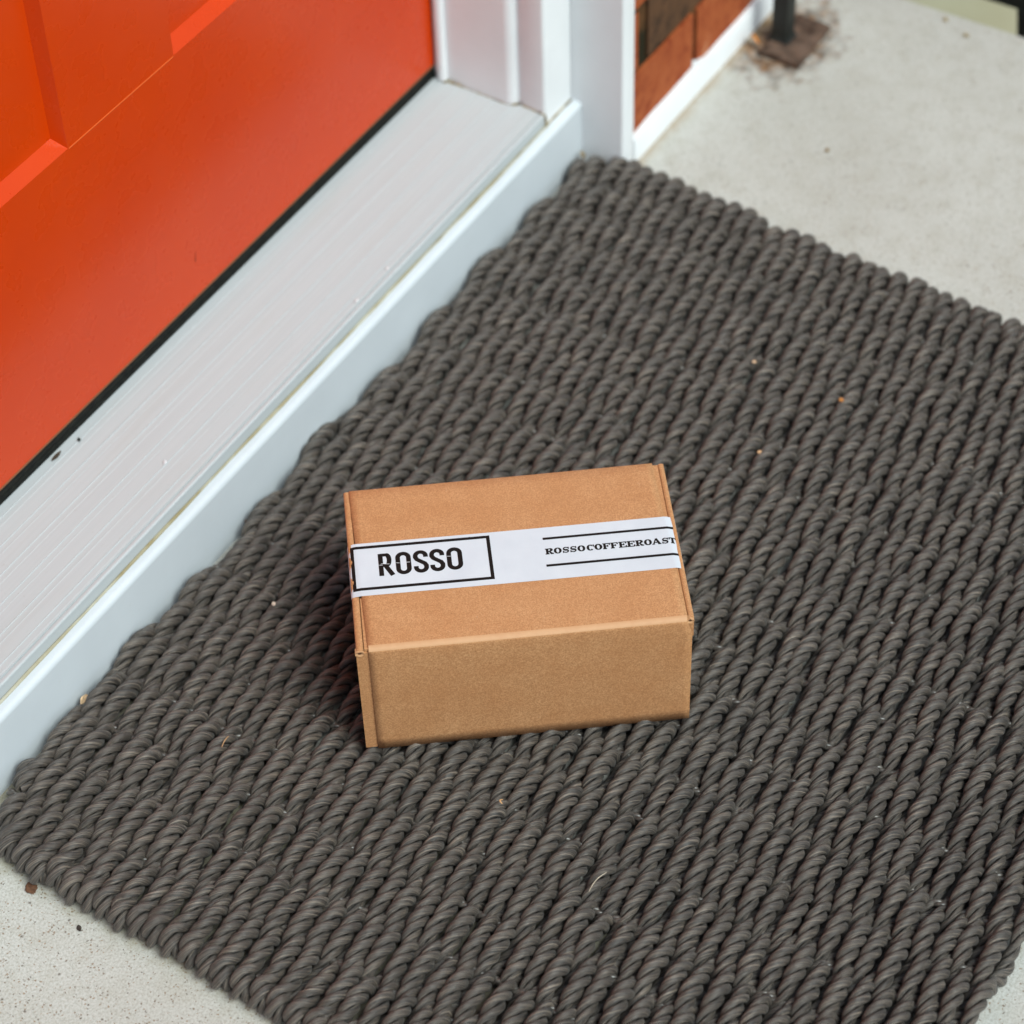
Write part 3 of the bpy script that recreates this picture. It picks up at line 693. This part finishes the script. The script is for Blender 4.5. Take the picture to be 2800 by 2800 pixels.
# two rules and the wide slab-serif line
ribbon([(.1512, .0963), (.290, .0963)], .0024); ribbon([(.1510, .0679), (.290, .0679)], .0024)
def slab(ch, x, y, w=.0058, h=.0062):
    T_, t_ = .00200, .00095
    serif = lambda cx, yy, L_=.0029: ribbon([(cx - L_ / 2, yy), (cx + L_ / 2, yy)], t_ * 1.05)
    lo, hi = y + t_ / 2, y + h - t_ / 2
    if ch in 'OC':
        rx, ry = (w - T_) / 2, (h - t_) / 2; cx, cy = x + w / 2, y + h / 2
        a0, a1 = (0, 360) if ch == 'O' else (42, 318)
        p_ = uarc(cx, cy, rx, ry, a0, a1, 28); w_ = [t_ + (T_ - t_) * abs(math.cos(math.radians(a0 + (a1 - a0) * i / 28))) ** 1.3 for i in range(29)]
        ribbon(p_, w_, close=(ch == 'O'))
        if ch == 'C': ribbon([(x + w * .93, y + h * .62), (x + w * .93, y + h * .99)], t_ * 1.1)
    if ch == 'S':
        rx, ry = (w * .86 - t_ * 1.4) / 2, (h - t_) / 4; cx = x + w * .48
        p_ = uarc(cx, y + h - t_ / 2 - ry, rx, ry, 25, 270, 14) + uarc(cx, y + t_ / 2 + ry, rx, ry, 90, -155, 14)[1:]
        n = len(p_); ribbon(p_, [t_ + (T_ * .95 - t_) * math.exp(-((i / (n - 1) - .5) / .2) ** 2) for i in range(n)])
        ribbon([(x + w * .84, y + h * .64), (x + w * .84, y + h * .99)], t_); ribbon([(x + w * .10, y + .01 * h), (x + w * .10, y + h * .36)], t_)
    if ch in 'RFE':
        sx_ = x + w * .27; ribbon([(sx_, y), (sx_, y + h)], T_); serif(sx_, lo, .0032)
        ribbon([(sx_ - .0016, hi), (x + w * (.62 if ch == 'R' else .95), hi)], t_)
    if ch == 'R':
        p_ = uarc(x + w * .52, y + h * .74, w * .26, h * .26 - t_ / 2, 90, -90, 12)
        ribbon(p_, [t_ + (T_ - t_) * math.cos(math.radians(90 - 180 * i / 12)) for i in range(13)]); ribbon([(sx_, y + h * .49), (x + w * .55, y + h * .49)], t_)
        ribbon([(x + w * .52, y + h * .48), (x + w * .74, y + h * .12), (x + w * 1.0, y + t_ * .5)], [t_ * 1.3, T_ * .9, t_])
    if ch in 'FE':
        ribbon([(x + w * .93, y + h * .66), (x + w * .93, y + h)], t_ * 1.15); ribbon([(sx_, y + h * .52), (x + w * .66, y + h * .52)], t_); ribbon([(x + w * .66, y + h * .36), (x + w * .66, y + h * .68)], t_ * 1.1)
    if ch == 'E':
        ribbon([(sx_, lo), (x + w * .97, lo)], t_); ribbon([(x + w * .95, y), (x + w * .95, y + h * .36)], t_ * 1.15)
    if ch == 'A':
        ribbon([(x + w * .14, lo), (x + w * .46, y + h)], t_ * 1.1); ribbon([(x + w * .46, y + h), (x + w * .82, lo)], T_ * .95)
        ribbon([(x + w * .25, y + h * .34), (x + w * .68, y + h * .34)], t_); serif(x + w * .14, lo, .0022); serif(x + w * .82, lo, .0027)
    if ch == 'T':
        ribbon([(x + w * .5, y), (x + w * .5, y + h)], T_); serif(x + w * .5, lo, .0032); ribbon([(x + .0003, hi), (x + w - .0003, hi)], t_)
        for k in (.07, .93): ribbon([(x + w * k, y + h * .64), (x + w * k, y + h)], t_ * 1.1)
LW = dict(R=.0068, O=.0062, S=.0055, C=.0059, F=.0058, E=.0062, A=.0070, T=.0058)
xz = [178, 282, 385, 473, 560, 668, 760, 858, 950, 1045, 1143, 1240, 1345, 1440, 1556, 1640]
for ch, xx in zip("ROSSOCOFFEEROAST", xz):
    slab(ch, .1515 + (xx - 178) * .0975 / 1462, .0795, LW[ch])
slab('E', .2556, .0795, .0056)
ib = bm_obj("print", ink, MI); ib.parent = tape
LIFT = .00016
for seg in (((.0218, .0838), (.0248, .0837)), ((.0235, .0852), (.0300, .0842)), ((.0352, .0848), (.0380, .0843)), ((.0432, .0846), (.0462, .0844)), ((.0750, .0870), (.0782, .0868))):
    cr_b = bmesh.new(); ribbon(seg, .00035, bmx=cr_b); ic = bm_obj("print_crack", cr_b, MIW); ic.parent = tape

# ------------------------------------------------------------------ railing post and far railing
post = empty("railing_post", (.8215, -.0800, 0), "black square railing post rusting on its base plate beside the brick wall", "railing post")
bm = bmesh.new(); q0 = [(.7870, -.1170), (.8640, -.1150), (.8660, -.0760), (.7900, -.0700)]
lo = [bm.verts.new((x, y, .0002)) for x, y in q0]; hi = [bm.verts.new((x, y, .0062)) for x, y in q0]
bm.faces.new(lo[::-1]); bm.faces.new(hi)
for i in range(4): bm.faces.new((lo[i], lo[(i + 1) % 4], hi[(i + 1) % 4], hi[i]))
plate = P(bm_obj("base_plate", bm, MRU, bevel=.0012), post)
bm = bmesh.new(); w_ = .0088; rings = []
for z_, k in ((.0060, 1.35), (.0085, 1.12), (.0120, 1.0), (1.0, 1.0)):
    rings.append([bm.verts.new((.8225 + a * w_ * k, -.0800 + b_ * w_ * k, z_)) for a, b_ in ((-1, -1), (1, -1), (1, 1), (-1, 1))])
for r0, r1 in zip(rings, rings[1:]):
    for i in range(4): bm.faces.new((r0[i], r0[(i + 1) % 4], r1[(i + 1) % 4], r1[i]))
bm.faces.new(rings[-1])
P(bm_obj("post", bm, MS, smooth='auto'), post)
for (bx_, by_) in ((.7945, -.0765), (.8430, -.1040)):
    bm = bmesh.new(); bmesh.ops.create_cone(bm, cap_ends=True, segments=6, radius1=.0052, radius2=.0046, depth=.0045, matrix=Matrix.Translation((bx_, by_, .0084)))
    b__ = bm_obj("bolt", bm, MBO if bx_ < .8 else MRU, bevel=.0004); b__.parent = plate; b__.matrix_parent_inverse = Matrix.Translation(-post.location)

rail = empty("metal_railing", (1.0, -.27, -.03), "black metal railing beyond the slab edge, cut off by the picture corner", "railing")
bm = bmesh.new(); box(bm, .994, 1.006, -1.3, -.06, .0005, .0225); P(bm_obj("bottom_rail", bm, MS, bevel=.001), rail)
bm = bmesh.new(); box(bm, .994, 1.006, -1.3, -.06, .82, .85); P(bm_obj("top_rail", bm, MS, bevel=.001), rail)
bm = bmesh.new()
qs = [(-.2705, .0010), (-.2925, .0010), (-.3290, -.296), (-.3070, -.296)]
fa = [bm.verts.new((.992, y, z)) for y, z in qs]; fb = [bm.verts.new((1.008, y, z)) for y, z in qs]
bm.faces.new(fa); bm.faces.new(fb[::-1])
for i in range(4): bm.faces.new((fa[i], fb[i], fb[(i + 1) % 4], fa[(i + 1) % 4]))
P(bm_obj("leg", bm, MS, bevel=.001), rail)
for y in (-1.27, -1.15, -1.03, -.91, -.79, -.67, -.55, -.43, -.31, -.19, -.075):
    bm = bmesh.new(); box(bm, .9955, 1.0045, y - .0045, y + .0045, .0220, .8205); P(bm_obj("baluster", bm, MS), rail)

# ------------------------------------------------------------------ litter
def flake(name, loc, size, rot, col, label, cat, curl=.25, aspect=.55, rough=.7, thick=.0003, n=10, tilt=(0, 0)):
    bm = bmesh.new(); L_, W_ = size, size * aspect; rows = []
    for i in range(n + 1):
        t = i / n; w = W_ * max(.04, math.sin(math.pi * min(.97, max(.03, t))) ** .7) * (1 + random.uniform(-.12, .12))
        row = []
        for j in range(5):
            u_ = (j / 4 - .5)
            row.append(bm.verts.new((L_ * (t - .5), w * u_, curl * size * ((2 * u_) ** 2 * .25 + (t - .5) ** 2 * .6) + thick)))
        rows.append(row)
    for r0, r1 in zip(rows, rows[1:]):
        for j in range(4): bm.faces.new((r0[j], r0[j + 1], r1[j + 1], r1[j]))
    M = Mat(name + "_colour", col, rough); v_ = M.coord(); dk = tuple(c_ * .6 for c_ in col[:3]) + (1,)
    M.color(M.ramp(M.noise(v_, 300, 3), [(.35, dk), (.6, col)]))
    o = bm_obj(name, bm, M, smooth=True); o.location = loc; o.rotation_euler = (tilt[0], tilt[1], rot)
    so_ = o.modifiers.new("thick", 'SOLIDIFY'); so_.thickness = thick
    return tag(o, label, cat)
def straw(name, loc, length, rot, col, label, cat, rad=.0006, bend=.002):
    pts = [(length * (k / 8 - .5), bend * math.sin(math.pi * k / 8), .0006 + .0012 * math.sin(math.pi * k / 8)) for k in range(9)]
    V_, F_ = tube(pts, [rad * (.5 + .5 * math.sin(math.pi * (k + .6) / 9.2)) for k in range(9)], 6)
    o = link(name, np_mesh(name, V_, F_), None, [Mat(name + "_colour", col, .6).m]); o.location = loc; o.rotation_euler = (0, 0, rot)
    return tag(o, label, cat)
flake("dry_leaf", (-.2625, -.0065, .0165), .013, .25, srgb(226, 190, 150), "curled pale tan leaf caught between the mat and the white riser", "leaf", tilt=(1.0, 0), curl=.4)
flake("dry_leaf", (-.4205, -.0780, .0010), .012, 1.0, srgb(104, 70, 48), "brown leaf scrap on the concrete by the mat's left corner", "leaf", aspect=.8, curl=.1)
flake("dry_leaf", (.7985, -.0600, .0110), .0150, .6, srgb(224, 132, 28), "bright orange leaf wedged beside the black railing post", "leaf", aspect=.9, tilt=(.9, .2), curl=.15)
flake("dry_leaf", (.3440, -.3860, .0290), .0060, .9, srgb(186, 124, 62), "orange leaf scrap on the mat behind the parcel", "leaf", aspect=.7, curl=.3)
flake("seed_husk", (.3495, -.2960, .0285), .0042, .3, srgb(222, 186, 150), "tiny tan husk on the mat nearest its far edge", "seed husk", aspect=.9)
flake("seed_husk", (.2510, -.3535, .0285), .0045, 1.3, srgb(220, 176, 132), "tiny tan husk on the mat just behind the parcel's right corner", "seed husk", aspect=.9)
flake("seed_husk", (-.1070, -.0880, .0285), .0050, .8, srgb(222, 206, 186), "pale husk on the mat left of the parcel near the riser", "seed husk", aspect=.7)
straw("straw", (-.2450, -.1385, .0285), .0120, .15, srgb(168, 130, 92), "short tan straw on the mat left of the parcel", "straw", rad=.0005, bend=.0003)
straw("straw", (-.2110, -.4600, .0285), .0220, -.12, srgb(196, 184, 162), "long thin pale straw on the mat below the parcel", "straw", rad=.00032, bend=.0015)
straw("straw", (-.1840, -.3590, .0290), .0040, .5, srgb(196, 150, 104), "tiny tan straw bit on the mat under the parcel's near face", "straw")
flake("dirt_speck", (-.0840, .1223, sill_z(.1223) + .0004), .0050, .9, srgb(44, 48, 42), "dark speck on the metal sill below the door", "speck", aspect=.6)
flake("dirt_speck", (-.1095, .1262, sill_z(.1262) + .0004), .0130, .05, srgb(70, 56, 42), "dark crumb of dirt against the black door seal", "speck", aspect=.30)
flake("dirt_speck", (-.4305, -.1325, .0003), .0062, .9, srgb(58, 48, 42), "dark grit chip on the concrete below the mat's left edge", "speck", aspect=.6)
flake("dirt_speck", (.6836, -.2027, .0003), .0070, .4, srgb(146, 124, 92), "small brown speck on the concrete behind the mat", "speck", aspect=.7)
flake("dirt_speck", (.9400, -.2124, .0003), .0080, .4, srgb(168, 150, 112), "tan speck at the slab's far edge, the one nearer the house", "speck", aspect=.7)
flake("dirt_speck", (.9250, -.2428, .0003), .0080, 1.1, srgb(160, 142, 106), "tan speck at the slab's far edge, the one nearer the black railing", "speck", aspect=.7)
flake("paint_fleck", (-.0660, .0459, sill_z(.0459) + .0002), .0058, .5, srgb(220, 222, 226), "white paint fleck on the sill about level with the parcel", "paint fleck", aspect=.5, curl=.02)
flake("paint_fleck", (.2340, .0200, sill_z(.0200) + .0002), .0052, .9, srgb(222, 222, 224), "white paint fleck on the sill's front lip, the farther of two", "paint fleck", aspect=.6, curl=.02)
flake("paint_fleck", (.1840, .0200, sill_z(.0200) + .0002), .0052, .2, srgb(222, 222, 224), "white paint fleck on the sill's front lip, the nearer of two", "paint fleck", aspect=.6, curl=.02)
flake("dirt_clump", (.5330, -.0075, .0220), .0110, .6, srgb(120, 100, 66), "brown dirt clump in the corner behind the mat", "dirt clump", aspect=.6, tilt=(.7, 0))
